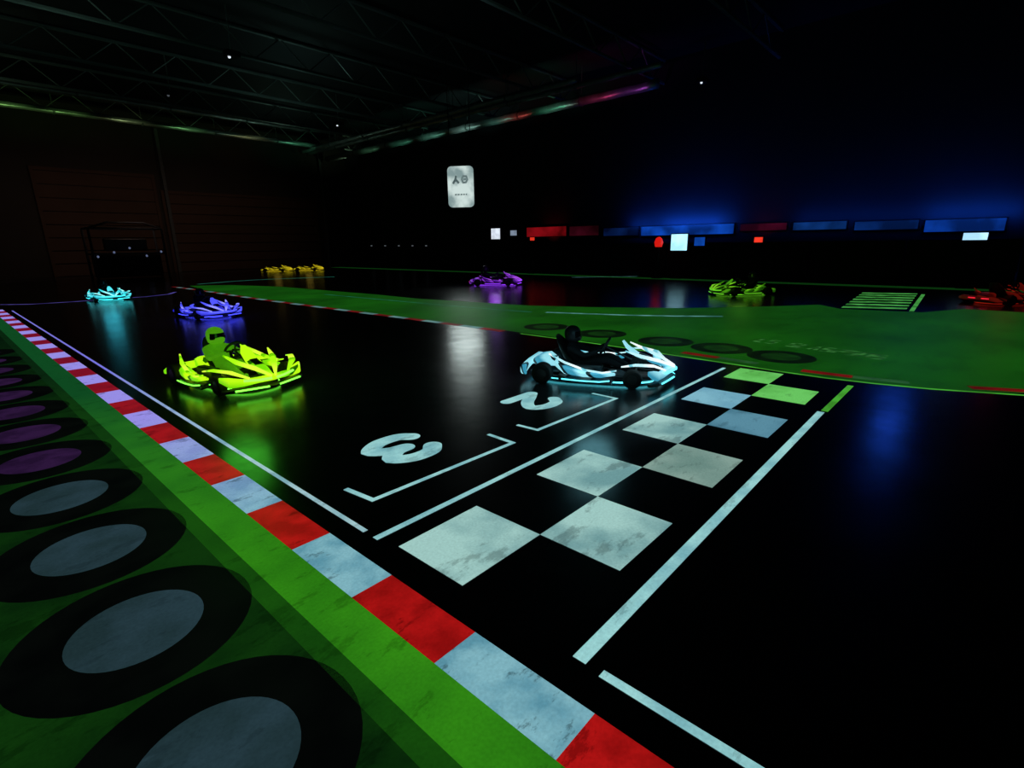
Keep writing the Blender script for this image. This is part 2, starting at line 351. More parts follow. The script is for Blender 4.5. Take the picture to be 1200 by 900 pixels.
# ------------------------------------------------------------ karts
Z=(0,0,1)
def sweep(bm,path,ww,hh,zz):
    """faceted fairing along a plan path of (x,y)"""
    secs=[]
    for i,(x,y) in enumerate(path):
        a=Vector(path[max(i-1,0)]);b=Vector(path[min(i+1,len(path)-1)]); t=(b-a).normalized()
        secs.append(((x,y,zz[i]+hh[i]),(t.y,-t.x,0),ww[i],Z,hh[i],3.2))
    loft(bm,secs)
def make_kart(body,trim,led,name='racing_kart'):
    root=empty(name,(0,0,0))
    bm=bmesh.new()
    out=[(-.86,-.3),(-.5,-.40),(.36,-.40),(.68,-.28),(.88,-.16),(.88,.16),(.68,.28),(.36,.40),(-.5,.40),(-.86,.3)]
    lo=[bm.verts.new((x,y,.045)) for x,y in out]; hi=[bm.verts.new((x,y,.075)) for x,y in out]
    bm.faces.new(lo); bm.faces.new(hi)
    for k in range(10): bm.faces.new((lo[k],lo[(k+1)%10],hi[(k+1)%10],hi[k]))
    obj('chassis',bm,M['gloss'],root)
    for s in (-1,1):
        bm=bmesh.new(); tube(bm,[(-.9,.25*s,.09),(-.3,.3*s,.09),(.4,.3*s,.09),(.85,.18*s,.09)],.018); obj('frame_tube',bm,M['gloss'],root)
        bm=bmesh.new(); tube(bm,[(-.40,.34*s,.09),(-.40,.62*s,.07),(.30,.64*s,.07),(.30,.34*s,.09)],.016); obj('side_bar',bm,M['gloss'],root)
    for x in (-.66,.56):
        bm=bmesh.new(); tube(bm,[(x,-.5,.135),(x,.5,.135)],.018); obj('axle',bm,M['metal'],root)
    # front: open, pointed and raised nose ahead of bare wheels
    half=[(1.04,0),(.98,.17),(.92,.36),(.86,.52),(.78,.61)]
    path=[(x,-y) for x,y in half[::-1]]+half[1:]
    def sym(a): return a[::-1]+a[1:]
    bm=bmesh.new(); sweep(bm,path,sym([.07,.07,.07,.06,.03]),sym([.025,.025,.03,.03,.02]),sym([.05]*5))
    ff=obj('front_fairing',bm,M['gloss'],root)
    bm=bmesh.new(); sweep(bm,[(x-.01,y) for x,y in path],sym([.075,.06,.055,.06,.02]),sym([.035,.035,.045,.065,.03]),sym([.15,.14,.12,.12,.20]))
    obj('upper_fairing',bm,body,ff)
    for s in (-1,1):
        bm=bmesh.new(); tube(bm,[(1.10,.04*s,.19),(1.04,.18*s,.185),(.97,.38*s,.20)],.016,6); obj('headlight_strip',bm,led,ff)
        bm=bmesh.new(); tube(bm,[(1.08,.08*s,.085),(1.01,.3*s,.085),(.94,.5*s,.085)],.012,6); obj('headlight_strip',bm,led,ff)
        bm=bmesh.new()
        loft(bm,[((1.08,.03*s,.22),(.3,s,0),.014,Z,.014,3),((.88,.15*s,.31),(.3,s,0),.042,(0,-.3*s,1),.022,3),((.66,.27*s,.38),(.3,s,0),.045,(0,-.4*s,1),.022,3),((.44,.34*s,.46),(.2,s,0),.012,(0,-.4*s,1),.01,3)])
        obj('front_blade',bm,trim,root)
        bm=bmesh.new()
        loft(bm,[((.97,.30*s,.22),(.3,s,0),.016,Z,.012,3),((.82,.48*s,.31),(.4,s,0),.05,Z,.016,3),((.60,.60*s,.335),(.1,s,0),.045,Z,.014,3),((.42,.64*s,.31),(.1,s,0),.012,Z,.008,3)])
        obj('front_blade',bm,trim,root)
    bm=bmesh.new()
    loft(bm,[((1.04,0,.20),(0,1,0),.03,(.4,0,1),.018,3),((.80,0,.27),(0,1,0),.09,(.6,0,1),.028,3),((.56,0,.36),(0,1,0),.10,(.8,0,1),.028,3),((.43,0,.46),(0,1,0),.085,(1,0,.8),.022,3),((.37,0,.54),(0,1,0),.035,(1,0,.6),.014,3)])
    np_=obj('nose_panel',bm,body,root)
    bm=bmesh.new(); box(bm,(.67,0,.350),(.14,.11,.012))
    for v in bm.verts: v.co.z+= -(v.co.x-.67)*.40
    obj('number_plate',bm,M['gloss'],np_)
    for s in (-1,1):
        bm=bmesh.new(); secs=[]
        for x,y,zb,hh,ww in ((-.42,.52,.06,.045,.07),(-.30,.55,.05,.05,.10),(-.05,.57,.05,.04,.10),(.20,.57,.05,.045,.08),(.30,.56,.07,.03,.03)):
            secs.append(((x,y*s,zb+hh),(0,1,0),ww,Z,hh,3.6))
        loft(bm,secs); sp=obj('side_pod',bm,M['gloss'],root)
        bm=bmesh.new(); secs=[]
        for x,y,zb,hh,ww in ((-.48,.50,.24,.035,.02),(-.34,.54,.16,.05,.085),(-.08,.575,.14,.033,.09),(.16,.575,.14,.033,.07),(.34,.56,.17,.018,.02)):
            secs.append(((x,y*s,zb+hh),(0,1,0),ww,Z,hh,3.4))
        loft(bm,secs); obj('upper_pod',bm,body,sp)
        bm=bmesh.new()
        loft(bm,[((-.58,.47*s,.40),(0,1,0),.012,Z,.012,3),((-.34,.56*s,.31),(0,1,0),.03,(0,.6*s,1),.02,3),((-.05,.62*s,.235),(0,1,0),.03,(0,.8*s,1),.018,3),((.18,.64*s,.215),(0,1,0),.028,(0,.8*s,1),.016,3),((.36,.62*s,.25),(0,1,0),.008,Z,.008,3)])
        obj('side_blade',bm,trim,sp)
        bm=bmesh.new(); tube(bm,[(-.36,.66*s,.105),(-.1,.68*s,.10),(.15,.675*s,.10),(.28,.65*s,.115)],.009,6); obj('side_light',bm,led,sp)
        bm=bmesh.new(); box(bm,(-.08,.33*s,.16),(.46,.15,.2),bev=.03); obj('battery_box',bm,M['gloss'],root)
    half=[(-.98,0),(-.97,.25),(-.95,.46),(-.88,.60)]
    path=[(x,y) for x,y in half[::-1]]+[(x,-y) for x,y in half[1:]]
    bm=bmesh.new(); sweep(bm,path,sym([.045,.045,.045,.02]),sym([.05,.055,.07,.03]),sym([.12,.11,.09,.12]))
    rb=obj('rear_bumper',bm,body,root)
    for s in (-1,1):
        bm=bmesh.new(); tube(bm,[(-1.03,.08*s,.17),(-1.02,.26*s,.17)],.014); obj('tail_light',bm,M['tail'],rb)
    bm=bmesh.new()
    loft(bm,[((-.90,0,.2),(0,1,0),.13,Z,.04,4),((-.80,0,.22),(0,1,0),.19,Z,.08,4),((-.68,0,.23),(0,1,0),.19,Z,.09,4),((-.58,0,.2),(0,1,0),.13,Z,.06,4)])
    obj('motor_cover',bm,body,root)
    prof=[(.2,.15,.15,.03),(.1,.115,.17,.06),(-.05,.095,.18,.09),(-.2,.10,.19,.12),(-.36,.16,.2,.12),(-.46,.27,.2,.11),(-.52,.40,.19,.09),(-.56,.50,.16,.06),(-.575,.56,.12,.03),(-.58,.59,.08,.01)]
    bm=bmesh.new(); g=[]
    for j,(x,z,w,cu) in enumerate(prof):
        row=[]
        a=prof[max(j-1,0)];b_=prof[min(j+1,len(prof)-1)]
        t=Vector((b_[0]-a[0],0,b_[1]-a[1])).normalized(); nn=Vector((t.z,0,-t.x))
        if nn.z<0 and nn.x<0: nn=-nn
        for i in range(9):
            u=-1+i/4; pnt=Vector((x,w*math.sin(u*PI/2)*1.0,z))+nn*(cu*abs(u)**2.2); row.append(bm.verts.new(pnt))
        g.append(row)
    for A_,B_ in zip(g,g[1:]):
        for i in range(8): bm.faces.new((A_[i],A_[i+1],B_[i+1],B_[i]))
    bmesh.ops.solidify(bm,geom=list(bm.faces),thickness=.03)
    obj('seat',bm,M['seat'],root,True)
    bm=bmesh.new(); tube(bm,[(.5,0,.27),(.14,0,.44)],.014); obj('steering_column',bm,M['gloss'],root)
    bm=bmesh.new(); ax=Vector((-.36,0,.2)).normalized(); e1=Vector((0,1,0)); e2=ax.cross(e1); c0=Vector((.12,0,.45))
    ptsw=[c0+e1*(.15*math.cos(a))+e2*(.13*math.sin(a)) for a in [2*PI*k/24 for k in range(24)]]
    tube(bm,ptsw,.017,8,True)
    for a in (0,PI,-PI/2*1.0): tube(bm,[c0,c0+e1*(.15*math.cos(a))+e2*(.13*math.sin(a))],.012,6)
    lathe(bm,[(.035,-.01),(.035,.02)],12,'Z',c0)
    obj('steering_wheel',bm,M['rubber'],root,True)
    for (x,r,w,yy) in ((.56,.125,.12,.52),(-.66,.14,.19,.52)):
        for s in (-1,1):
            bm=bmesh.new(); h=w/2
            lathe(bm,[(r*.5,-h*.8),(r*.9,-h),(r,-h*.7),(r,h*.7),(r*.9,h),(r*.5,h*.8)],28,'Y',(x,yy*s,r)); wo=obj('wheel',bm,M['rubber'],root,True)
            bm=bmesh.new(); lathe(bm,[(r*.15,-h*.95),(r*.5,-h*.9),(r*.5,h*.9),(r*.15,h*.95)],20,'Y',(x,yy*s,r)); obj('rim',bm,M['metal'],wo)
    P=[]
    for k in range(48):
        a=2*PI*k/48; co,si=math.cos(a),math.sin(a)
        P.append((.84*math.copysign(abs(co)**(2/3.),co),.40*math.copysign(abs(si)**(2/3.),si),.034))
    bm=bmesh.new(); tube(bm,P,.012,6,True); obj('underglow_strip',bm,led,root)
    return root
M['tail']=plain('red tail lamp',(.3,.01,.01,1),.3,em=C(255,40,60),es=1.0)
M['seat']=plain('dark seat shell',(.02,.02,.022,1),.4)
def kmat(name,dark,mid,bright,es=.55,alb=.5):
    """lit plastic with printed angular bands"""
    m,nt,b=newmat(name)
    tc=nt.nodes.new('ShaderNodeTexCoord')
    mp=nt.nodes.new('ShaderNodeMapping'); mp.inputs['Rotation'].default_value=(.5,.7,.5); nt.links.new(tc.outputs['Object'],mp.inputs['Vector'])
    n=nt.nodes.new('ShaderNodeTexWave'); n.wave_type='BANDS'; n.bands_direction='X'; n.wave_profile='SAW'; n.inputs['Scale'].default_value=1.4; n.inputs['Distortion'].default_value=1.2; n.inputs['Detail'].default_value=0; n.inputs['Detail Scale'].default_value=1.
    nt.links.new(mp.outputs[0],n.inputs['Vector'])
    r=nt.nodes.new('ShaderNodeValToRGB'); nt.links.new(n.outputs['Fac'],r.inputs[0])
    e=r.color_ramp.elements; e[0].position=0; e[0].color=dark; e[1].position=1; e[1].color=bright
    for pos,c in ((.14,dark),(.19,mid),(.5,mid),(.75,bright)):
        k=e.new(pos); k.color=c
    nt.links.new(r.outputs[0],b.inputs['Emission Color']); b.inputs['Emission Strength'].default_value=es
    vm=nt.nodes.new('ShaderNodeVectorMath'); vm.operation='SCALE'; vm.inputs['Scale'].default_value=alb; nt.links.new(r.outputs[0],vm.inputs[0])
    nt.links.new(vm.outputs[0],b.inputs['Base Color']); b.inputs['Roughness'].default_value=.3
    return m
def ledm(name,c,es): return plain(name,(.1,.1,.1,1),.3,em=c,es=es)
pal={
 'white':(kmat('white kart body',C(4,14,20),C(60,155,185),C(160,236,250),.85),kmat('white kart trim',C(110,190,205),C(190,240,248),C(245,255,255),1.),ledm('cyan led',C(90,225,245),2.4),(.3,.85,1)),
 'lime':(kmat('lime kart body',C(30,90,0),C(120,215,8),C(190,252,20),1.),kmat('lime kart trim',C(110,200,0),C(170,248,20),C(220,255,60),1.05),ledm('lime led',C(110,255,60),3.0),(.10,1,.06)),
 'blue':(kmat('blue kart body',C(8,8,60),C(44,44,200),C(84,90,255),.95),kmat('blue kart trim',C(40,40,170),C(84,88,250),C(150,150,255),1.05),ledm('blue led',C(60,66,255),2.8),(.08,.08,1)),
 'cyan':(kmat('cyan kart body',C(0,50,60),C(14,160,180),C(90,235,245),.95),kmat('cyan kart trim',C(0,110,120),C(60,220,230),C(170,255,255),1.),ledm('aqua led',C(60,230,240),2.4),(.06,.75,1)),
 'yellow':(kmat('yellow kart body',C(50,40,0),C(140,122,10),C(200,182,26),.8),kmat('yellow kart trim',C(80,60,0),C(160,140,10),C(210,195,36),.9),ledm('amber led',C(220,190,30),1.),(1,.7,.1)),
 'violet':(kmat('purple kart body',C(18,4,40),C(60,14,115),C(130,50,195),.85),kmat('purple kart trim',C(50,10,90),C(110,40,180),C(175,85,230),.9),ledm('purple led',C(150,60,255),1.6),(.4,.06,1)),
 'green':(kmat('green kart body',C(5,24,0),C(30,85,6),C(80,165,20),.7),kmat('green kart trim',C(20,60,0),C(60,130,10),C(130,210,36),.8),ledm('green led',C(110,220,40),1.0),(.3,1,.06)),
 'red':(kmat('red kart body',C(20,1,0),C(60,5,3),C(100,16,8),.6),kmat('red kart trim',C(30,3,0),C(80,9,4),C(140,26,12),.7),ledm('red led',C(160,26,14),.7),(1,.06,.03)),
 'navy':(kmat('navy kart body',C(2,8,40),C(8,30,110),C(30,80,190),.6),kmat('navy kart trim',C(4,10,60),C(16,40,130),C(40,90,200),.6),ledm('navy led',C(20,80,220),.8),(.05,.25,1)),
}
# ------------------------------------------------------------ driver
M['suit']=plain('dark racing clothes',(.014,.014,.016,1),.9,scale=20,spec=.15)
M['helmet']=plain('dark helmet shell',(.014,.014,.017,1),.4,spec=.25)
M['visor']=plain('black visor',(.005,.005,.006,1),.15,spec=.3)
HC=Vector((-.375,0,.655))
def make_driver():
    V=[];E=[];Rr=[]
    def v(p,r,par=None):
        V.append(p);Rr.append(r)
        if par is not None: E.append((par,len(V)-1))
        return len(V)-1
    pel=v((-.25,0,.21),.115)
    bel=v((-.32,0,.30),.11,pel); che=v((-.39,0,.42),.125,bel); nec=v((-.41,0,.53),.05,che); hd=v((-.385,0,.61),.08,nec); v((-.375,0,.68),.065,hd)
    for s in (-1,1):
        sh=v((-.38,.165*s,.475),.056,che); el=v((-.14,.245*s,.37),.043,sh); wr=v((.02,.185*s,.435),.029,el); ha=v((.08,.165*s,.455),.033,wr)
        for k in range(4):
            a=v((.125,(.165-.006*k)*s,.485-.018*k),.0105,ha); b=v((.15,(.15-.006*k)*s,.48-.02*k),.0095,a); v((.135,(.135-.006*k)*s,.465-.02*k),.0085,b)
        t=v((.09,.14*s,.49),.011,ha); v((.115,.125*s,.50),.0095,t)
        hp=v((-.16,.09*s,.20),.085,pel); kn=v((.18,.17*s,.31),.058,hp); an=v((.50,.13*s,.16),.04,kn); v((.60,.13*s,.205),.033,an)
    me=bpy.data.meshes.new('person'); me.from_pydata(V,E,[]); o=bpy.data.objects.new('person_tmp',me); COL.objects.link(o)
    md=o.modifiers.new('Skin','SKIN')
    for i,sv in enumerate(me.skin_vertices[0].data):
        sv.radius=(Rr[i],Rr[i]); sv.use_root=(i==0)
    su=o.modifiers.new('Sub','SUBSURF'); su.levels=2; su.render_levels=2
    bpy.context.view_layer.update()
    m2=bpy.data.meshes.new_from_object(o.evaluated_get(bpy.context.evaluated_depsgraph_get())); m2.name='person'
    bpy.data.objects.remove(o)
    for p in m2.polygons: p.use_smooth=True
    m2.materials.clear(); m2.materials.append(M['suit'])
    o=bpy.data.objects.new('person',m2); COL.objects.link(o)
    bm=bmesh.new(); c=HC
    lathe(bm,[(.08,-.115),(.108,-.09),(.12,-.04),(.124,.02),(.112,.07),(.08,.108),(.035,.127),(.01,.13)],24,'Z',c)
    for q in bm.verts:
        if q.co.z<c.z-.02 and q.co.x>c.x: q.co.x+=.03*(q.co.x-c.x)/.13
    he=obj('helmet',bm,M['helmet'],o,True)
    bm=bmesh.new(); g=[]
    for j in range(4):
        zz=-.045+.03*j; rr=.131-.004*j*(j>1)
        g.append([bm.verts.new(c+Vector((rr*math.cos(t)+.006,rr*math.sin(t),zz))) for t in [(-1.1+2.2*i/12) for i in range(13)]])
    for A,B in zip(g,g[1:]):
        for i in range(12): bm.faces.new((A[i],A[i+1],B[i+1],B[i]))
    obj('visor',bm,M['visor'],he,True)
    return o
driver0=make_driver(); dused=False
proto=make_kart(pal['white'][0],pal['white'][1],pal['white'][2])
used=False
def children(o): return [c for c in list(COL.objects) if c.parent==o]
def copy_tree(o,sw,parent=None):
    c=o.copy(); COL.objects.link(c)
    if o.data and sw:
        c.data=o.data.copy()
        for i,mm in enumerate(c.data.materials):
            if mm in sw: c.data.materials[i]=sw[mm]
    if parent: c.parent=parent
    for ch in children(o): copy_tree(ch,sw,c)
    return c
M['suit_limeglow']=plain('racing clothes with painted lime glow',(.22,.34,.08,1),.9,scale=20,em=C(60,130,8),es=.8)  # the kart's lime light put into colour and emission of the dark clothes
M['helm_limeglow']=plain('helmet with painted lime glow',(.2,.32,.08,1),.5,scale=20,em=C(70,145,10),es=.8)  # same lime light put into the dark helmet's colour and emission
def kart(pn,px,py,deg,sc,label,en=8,who=None,sw=None,ds=1.0,zs=1.0,drs='dark'):
    global used,dused
    if not used: o=proto; used=True
    else: o=copy_tree(proto,dict(zip(pal['white'][:3],pal[pn][:3])))
    x,y=G(px,py); o.location=(x,y,0); o.rotation_euler=(0,0,math.radians(deg)); o.scale=(sc,sc,sc*zs)
    tag(o,label,'kart','karts on the track')
    if who:
        if not dused: d=driver0; dused=True
        else: d=copy_tree(driver0,sw)
        d.location=o.location; d.rotation_euler=o.rotation_euler; d.scale=(sc*ds,sc*ds,sc*ds)
        tag(d,'person in %s clothes and helmet sitting in the '%drs+who,'person','seated drivers')
    if en:
        v=Vector((x,y,0)).normalized()
        l=bpy.data.lights.new('added kart glow','POINT'); l.color=pal[pn][3]; l.energy=en; l.shadow_soft_size=.25
        lo=bpy.data.objects.new('added_kart_glow',l); COL.objects.link(lo); lo.location=(x-.9*v.x,y-.9*v.y,.75)  # added bare lamp on the camera side, stands in for the kart's glow
    return o
kart('white',698,441,-66,.86,'white and cyan glowing kart nearest the chequered squares, on the start grid',5,'white kart on the start grid',ds=.93)
kart('lime',276,447,-82,.80,'bright lime yellow glowing kart on the left of the black track',6,'bright lime kart',{M['suit']:M['suit_limeglow'],M['helmet']:M['helm_limeglow']},ds=1.05,zs=1.12,drs='green lit')
kart('blue',245,370,-86,.84,'blue violet glowing kart behind the bright lime kart',5,'blue violet kart')
kart('cyan',128,351,-90,.82,'small cyan glowing kart at the far left of the track',4,'small cyan kart at far left')
kart('yellow',325,318,-44,.94,'yellow kart at the far wall, left one of the two parked nose to tail',.8,zs=.85)
kart('yellow',362,317,-44,.94,'yellow kart at the far wall, right one of the two parked nose to tail',.8,zs=.85)
kart('violet',580,334,-50,1.0,'purple glowing kart on the far track behind the white kart',6,'purple kart on the far track')
kart('green',868,345,140,.88,'dim green glowing kart on the far track at the right of the infield',4,'dim green kart at right')
kart('red',1178,355,-35,.9,'red glowing kart cut off by the right edge of the picture',1.5)
kart('navy',1203,334,-60,.9,'dark blue kart beyond the red kart at the right edge',2)
# ------------------------------------------------------------ barrier and pit wall on the right
xb=XW-3.0
ys=onX(612,300,xb).y
yy=ys
barr=empty('safety_barrier',(xb,ys,0),'long low black barrier of joined panels in front of the blue lit right wall','barrier')
zb=1.55; L=3.0
while yy>Y0+4:
    c=yy-ys-L/2
    bm=bmesh.new(); box(bm,(0,c,zb/2),(.3,L-.06,zb),bev=.04); obj('barrier_panel',bm,M['black'],barr)
    bm=bmesh.new(); box(bm,(-.2,c,.12),(.16,L-.06,.24),bev=.03); obj('barrier_foot',bm,M['black'],barr); yy-=L
def wallpanel(px0,px1,py0,py1,c,es,label,name='light_panel'):
    X=XW-.063
    a=onX(px0,(py0+py1)/2,X); b=onX(px1,(py0+py1)/2,X); t=onX((px0+px1)/2,py0,X).z; u=onX((px0+px1)/2,py1,X).z
    o=empty(name,(X,(a.y+b.y)/2,u),label,'light panel','glowing panels above the barrier')
    w=abs(a.y-b.y); h=t-u
    bm=bmesh.new(); box(bm,(.005,0,h/2),(.1,w+.1,h+.1),bev=.02); obj('housing',bm,M['black'],o)
    bm=bmesh.new(); box(bm,(-.05,0,h/2),(.03,w,h),bev=.012); obj('diffuser',bm,glow('panel light',c,tuple(v*.22 for v in c[:3])+(1,),.7,.38,.62,es=es),o)
    return o
wallpanel(618,664,266,277,C(125,10,18),1,'red glowing panel, leftmost above the black barrier')
wallpanel(668,702,265,276,C(50,6,18),1,'dim dark red panel right of the brighter red one')
wallpanel(708,748,267,276,C(7,28,74),1,'dim blue panel left of the bright counter screen')
wallpanel(752,860,264,275,C(14,72,185),1,'wide blue glowing panel behind the bright counter screen')
wallpanel(868,922,262,270,C(66,8,28),1,'red violet panel between the blue panels')
wallpanel(930,992,260,269,C(12,50,112),1,'blue panel right of the red violet one')
wallpanel(1002,1076,259,269,C(11,48,118),1,'blue panel, second from the right end of the row')
wallpanel(1084,1178,257,271,C(12,62,165),1,'large bright blue panel at the right end of the row')
def screen(px,py,w,h,c,es,label,X,fb=.5):
    p=onX(px,py,X); o=empty('monitor_screen',(p.x,p.y,0),label,'screen')
    bm=bmesh.new(); box(bm,(.02,0,p.z),(.06,w+.08,h+.08),bev=.015); obj('casing',bm,M['black'],o)
    bm=bmesh.new(); box(bm,(-.02,0,p.z),(.02,w,h)); obj('display',bm,glow('screen light',c,tuple(v*.7 for v in c[:3])+(1,),2,es=es),o)
    bm=bmesh.new(); tube(bm,[(.04,0,0),(.04,0,p.z)],.03); box(bm,(.04,0,.03),(fb,fb,.06),bev=.02); obj('stand',bm,M['black'],o)
xs=XW-1.8
screen(581,274,.75,.65,C(225,235,250),1.1,'small white screen left of the red panels, larger of the two',xs)
screen(602,273,.5,.3,C(130,145,165),1.,'small dim white screen just right of the larger white one',xs)
screen(796,284,.75,.7,C(170,235,255),1.6,'bright pale blue counter screen below the blue panel',xb-.75)
screen(820,283,.45,.35,C(14,70,170),1.,'blue screen right of the bright pale blue one',xb-.75,.3)
screen(1143,277,.6,.22,C(170,220,255),1.6,'bright small screen under the large blue panel at right',xb-.75)
screen(889,281,.32,.2,C(255,60,40),1,'small bright red display above the barrier',xb-.75)
screen(624,280,.3,.16,C(255,60,40),1,'small bright red display at the left end of the barrier',xb-.75)
pb=onX(772,284,xb-1.)
o=empty('warning_beacon',(pb.x,pb.y,0),'red glowing warning beacon on a black post beside the bright screen','beacon')
bm=bmesh.new(); tube(bm,[(0,0,0),(0,0,pb.z-.2)],.05); lathe(bm,[(.25,0),(.25,.05),(.08,.08)],20,'Z'); obj('post',bm,M['black'],o)
bm=bmesh.new(); lathe(bm,[(.15,pb.z-.2),(.2,pb.z),(.14,pb.z+.16),(.05,pb.z+.24)],20,'Z'); obj('lamp',bm,ledm('red beacon lamp',C(210,24,16),1.0),o,True)
# ------------------------------------------------------------ hanging sign
D=24.0
d=ray(540,219); dd=d/(d.x*math.cos(yaw)+d.y*math.sin(yaw)); ps=Vector((0,0,H))+dd*D
rzs=yaw+math.radians(-8)
o=empty('hanging_sign',(ps.x,ps.y,ps.z),'white glowing rounded hanging sign with blurred dark emblem, high near the corner','sign',rz=rzs)
sc=D/625.
w,h=30*sc,44*sc
def rrect(w,h,r,x,t):
    bm=bmesh.new(); P=[]
    for cxx,czz,a0 in ((w/2-r,h/2-r,0),(-w/2+r,h/2-r,90),(-w/2+r,-h/2+r,180),(w/2-r,-h/2+r,270)):
        for k in range(6):
            a=math.radians(a0+18*k); P.append((cxx+r*math.cos(a),czz+r*math.sin(a)))
    A=[bm.verts.new((x,p[0],p[1])) for p in P];B=[bm.verts.new((x+t,p[0],p[1])) for p in P]
    bm.faces.new(A);bm.faces.new(B)
    for k in range(len(P)): bm.faces.new((A[k],A[(k+1)%len(P)],B[(k+1)%len(P)],B[k]))
    return bm
obj('housing',rrect(w+.1,h+.1,.22,.02,.08),M['black'],o)
obj('panel',rrect(w,h,.18,-.02,.04),glow('sign light',C(205,222,218),C(128,150,150),1.4,.38,.62,es=1.0),o)
M['emb']=glow('emblem dark',C(62,78,80),C(104,122,122),3)
def emb(pts,r):
    bm=bmesh.new(); tube(bm,[(-.03,-y*w/2,z*h/2) for y,z in pts],r,8); obj('emblem_stroke',bm,M['emb'],o,True)
emb([(-.58,.16),(-.40,.34),(-.32,.54)],.05); emb([(-.38,.36),(-.12,.18)],.05)
emb([(.10,.38),(.22,.51),(.46,.50),(.54,.35),(.42,.21),(.20,.20),(.10,.38)],.045)
emb([(.24,.35),(.44,.37)],.045)
for a,b in ((-.45,-.32),(-.25,-.10),(-.03,.12),(.19,.30),(.37,.48)): emb([(a,-.38),(b,-.37)],.028)
for s in (-1,1):
    bm=bmesh.new(); tube(bm,[(.05,s*w*.4,h/2),(.05,s*w*.4,ZC-ps.z)],.015,6)
    obj('hanger',bm,M['black'],o)
# ------------------------------------------------------------ roof structure
trn=['nearest','second','third','fourth','fifth','sixth','seventh','eighth']
def truss(a,b,h,label,name='roof_truss',bays=14):
    a=Vector(a);b=Vector(b); o=empty(name,a,label,'roof truss','roof trusses'); v=b-a
    for nm,dz in (('top_chord',0),('bottom_chord',-h)):
        bm=bmesh.new(); tube(bm,[(0,0,dz),(v.x,v.y,dz)],.08,6); obj(nm,bm,M['steel'],o)
    bm=bmesh.new(); P=[]
    for k in range(bays):
        p0=v*(k/bays);p1=v*((k+.5)/bays); P+= [(p0.x,p0.y,0),(p1.x,p1.y,-h)]
    P.append((v.x,v.y,0)); tube(bm,P,.035,5)
    obj('web_bracing',bm,M['steel'],o)
for k in range(7):
    yk=8+k*5.3
    truss((X0+.2,yk,ZC-.08),(XW-.2,yk,ZC-.08),1.0,'dark steel roof truss across the hall, %s from the camera'%trn[k])
xd=W(600,137,ZC-1.6).x
yend=W(745,86,ZC-1.6).y
def duct(a,b,r,label):
    a=Vector(a);b=Vector(b); o=empty('air_duct',a,label,'duct'); v=b-a
    bm=bmesh.new(); tube(bm,[v*(k/60)+Vector((0,0,.012*math.sin(k*1.7))) for k in range(61)],r,18); obj('pipe',bm,M['duct'],o,True)
    n=int(v.length/4.0)
    for k in range(1,n):
        c=v*(k/n); t=v.normalized()*.05
        bm=bmesh.new(); tube(bm,[c-t,c+t],r+.04,18); obj('joint_ring',bm,M['steel'],o)
        bm=bmesh.new(); tube(bm,[c+Vector((0,0,r)),Vector((c.x,c.y,ZC-a.z))],.02,6); obj('hanger',bm,M['steel'],o)
duct((xd,YW-1,ZC-1.6),(xd,yend,ZC-1.6),.22,'long round metal air duct catching red and white light under the roof')
xd2=W(600,120,ZC-1.4).x
duct((xd2,YW-1,ZC-1.4),(xd2,yend-1,ZC-1.4),.12,'thinner metal pipe beside the large air duct')
duct((xd-2.2,YW-1,ZC-1.3),(xd-2.2,yend+3,ZC-1.3),.13,'short thin metal pipe left of the large air duct')
yd=YW-2.5; zd=onY(200,148,yd).z
duct((X0+1,yd,zd),(xd-.6,yd,zd),.17,'round metal air duct along the far left wall catching green light')
duct((X0+1,yd-1.6,zd+.7),(xd-3,yd-1.6,zd+.7),.11,'thin metal pipe above the far left air duct')
def projector(px,py,z,label,q=None):
    p=W(px,py,z); o=empty('ceiling_projector',p,label,'projector','ceiling projectors')
    bm=bmesh.new(); box(bm,(0,0,.1),(.5,.4,.2),bev=.03); obj('casing',bm,M['black'],o)
    bm=bmesh.new(); lathe(bm,[(.04,-.05),(.055,0),(.055,.04)],16,'Z',(-.1,0,0)); obj('lens',bm,q or M['white'],o)
    bm=bmesh.new(); tube(bm,[(0,0,.2),(0,0,ZC-z)],.025,6); obj('mount_pole',bm,M['steel'],o)
projector(272,67,ZC-1.7,'ceiling projector with a white lens point, high on the left')
projector(823,97,ZC-1.7,'ceiling projector with a white lens point, high on the right')
projector(397,147,ZC-1.7,'ceiling projector with a white lens point, above the far corner')
projector(200,112,ZC-1.7,'dim ceiling projector near the left air duct',ledm('dim lens',C(70,75,80),1))
for i,px in enumerate((436,452,468,484,500)):
    p=onX(px,288,XW-.1); o=empty('wall_lamp',p,'tiny dim white wall lamp near the far corner, %s from the corner'%trn[i].replace('nearest','first'),'lamp','row of tiny wall lamps')
    bm=bmesh.new(); box(bm,(.04,0,0),(.12,.3,.2),bev=.02); obj('base',bm,M['black'],o)
    bm=bmesh.new(); lathe(bm,[(.05,-.05),(.1,0),(.05,.05)],12,'Z',(-.05,0,0)); obj('bulb',bm,ledm('dim lamp',C(70,75,80),1.0),o)
yr=YW-6
a=onY(106,300,yr).x; b=onY(190,300,yr).x; zt=onY(148,268,yr).z
o=empty('equipment_rig',((a+b)/2,yr,0),'dark equipment rig with a roof rail and small lamps at the far left wall','rig')
w=abs(b-a)
M['rig']=plain('rig grey metal',(.05,.05,.06,1),.5,.3)
for sx in (-1,1):
    for sy in (-1,1):
        bm=bmesh.new(); tube(bm,[(sx*w/2,sy*.8,0),(sx*w/2,sy*.8,zt)],.06); obj('post',bm,M['rig'],o)
for z in (zt,zt*.5):
    bm=bmesh.new(); tube(bm,[(-w/2,-.8,z),(w/2,-.8,z),(w/2,.8,z),(-w/2,.8,z)],.05,8,True); obj('rail',bm,M['rig'],o)
